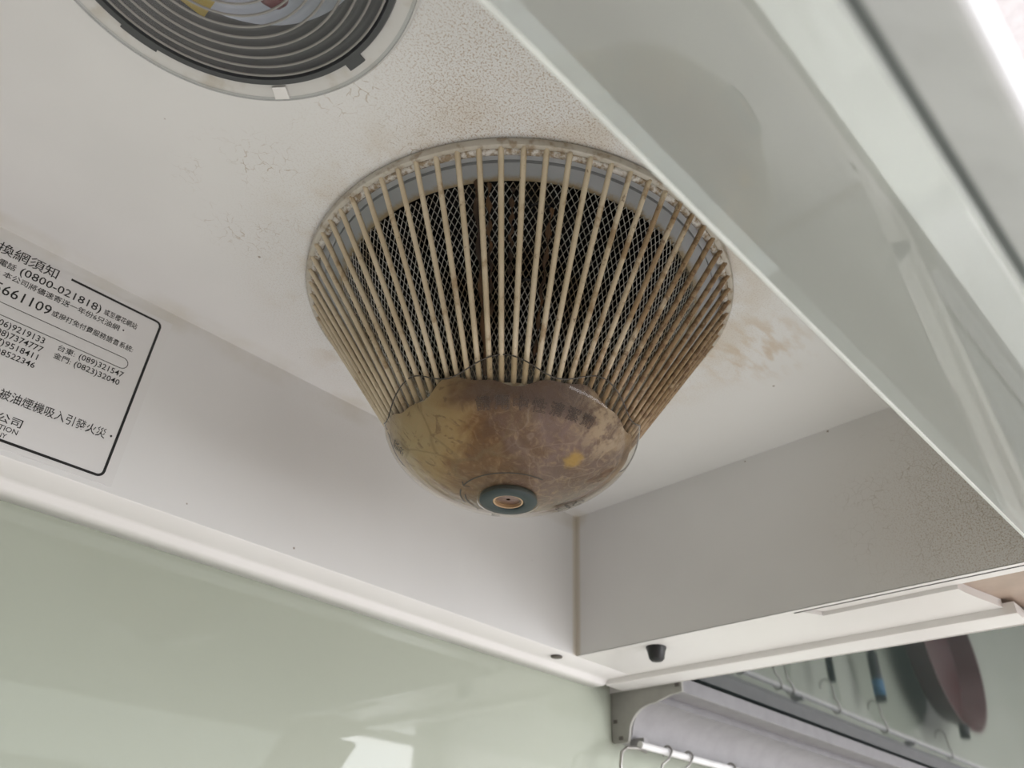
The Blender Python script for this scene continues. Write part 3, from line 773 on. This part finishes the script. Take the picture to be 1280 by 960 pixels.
# S hooks
def shook(x, ln, skew):
    pts = []
    yc, zc, r = .0165, -.1835, .0052
    for a in range(-40, 181, 20): pts.append((x, yc + r*math.cos(dg(a)) , zc + r*math.sin(dg(a))))
    pts += [(x - skew*.4, yc - r + .0005, zc - .007), (x - skew, yc - r + .003, zc - .013), (x - skew*1.1, yc - r + .004, zc - ln)]
    for a in range(180, 381, 25): pts.append((x - skew*1.1, yc - r + .004 + .008 + .008*math.cos(dg(a)), zc - ln + .008*math.sin(dg(a))))
    return MB().tube(pts, .0011, 7)
HK = [(.152, .030, .013), (.187, .030, .013), (.265, .030, .010), (.307, .030, .010), (.395, .030, .008), (.425, .030, .008), (.55, .03, .005), (.70, .03, .005), (.95, .03, .0)]
names = ['nearest the grey end cap', 'second from the grey end cap', 'third from the grey end cap', 'fourth from the grey end cap', 'fifth from the grey end cap', 'sixth from the grey end cap', 'holding the black ladle', 'holding the turner with a blue band', 'holding the maroon pan']
for (x, ln, sk), nm in zip(HK, names):
    shook(x, ln, sk).build('wire_hook', STEEL, None, org=(x, .0165, -.1835 - ln), smooth=True, label='steel wire hook on the rail rod, ' + nm, cat='hook', group='wire hooks on the utensil rail')
MB().tube([(RA + .010, .0165, -.1880), (RA - .004, .0170, -.1868), (RA - .018, .0175, -.1885), (RA - .0245, .018, -.193), (RA - .027, .018, -.203), (RA - .028, .018, -.235)], .0016, 8).build('wire_rack_arm', STEEL, None, org=(RA - .028, .018, -.235), smooth=True, label='bent wire arm curving down below the end cap', cat='wire arm')
# utensils that show only as reflections in the cabinet's underside
ut = thing('ladle', (.55, .015, -.44), 'black ladle hanging on the utensil rail', 'ladle')
MB().tube([(.55, .015, -.218), (.55, .015, -.36), (.55, .010, -.38)], .005, 8).build('handle', BLACKU, ut, smooth=True)
MB().lathe([(0, -.44), (.022, -.435), (.038, -.42), (.042, -.395), (.040, -.395), (.036, -.418), (.020, -.432), (0, -.437)], (.55, -.020), 24).build('bowl', BLACKU, ut, smooth=True)
ut = thing('turner', (.70, .015, -.44), 'black turner with a blue banded grip hanging on the utensil rail', 'turner')
MB().tube([(.70, .012, -.22), (.70, .012, -.29)], .008, 10).build('grip', BLACKU, ut, smooth=True)
MB().tube([(.70, .012, -.228), (.70, .012, -.250)], .0086, 10).build('grip_band', BLUE, ut, smooth=True)
MB().tube([(.70, .012, -.29), (.70, .012, -.36)], .004, 8).build('shaft', BLACKU, ut, smooth=True)
MB().prism([(.685, -.355), (.715, -.355), (.745, -.40), (.74, -.45), (.66, -.45), (.655, -.40)], 'y', .010, .014).build('blade', BLACKU, ut)
ut = thing('frying_pan', (.98, .0, -.45), 'maroon frying pan hanging on the utensil rail', 'pan')
V = []; F = []
for j, (r, y) in enumerate([(0, .018), (.115, .018), (.135, -.020), (.131, -.020), (.112, .013), (0, .013)]):
    for k in range(48): V.append((.985 + r*math.cos(2*PI*k/48), y, -.355 + r*math.sin(2*PI*k/48)))
for j in range(5):
    for k in range(48): F.append((j*48+k, j*48+(k+1) % 48, (j+1)*48+(k+1) % 48, (j+1)*48+k))
MB().add(V, F).build('pan_body', MAROON, ut, smooth='auto')
MB().tube([(.945, -.018, -.225), (.943, -.016, -.205)], .008, 8).build('handle', BLACKU, ut, smooth=True)
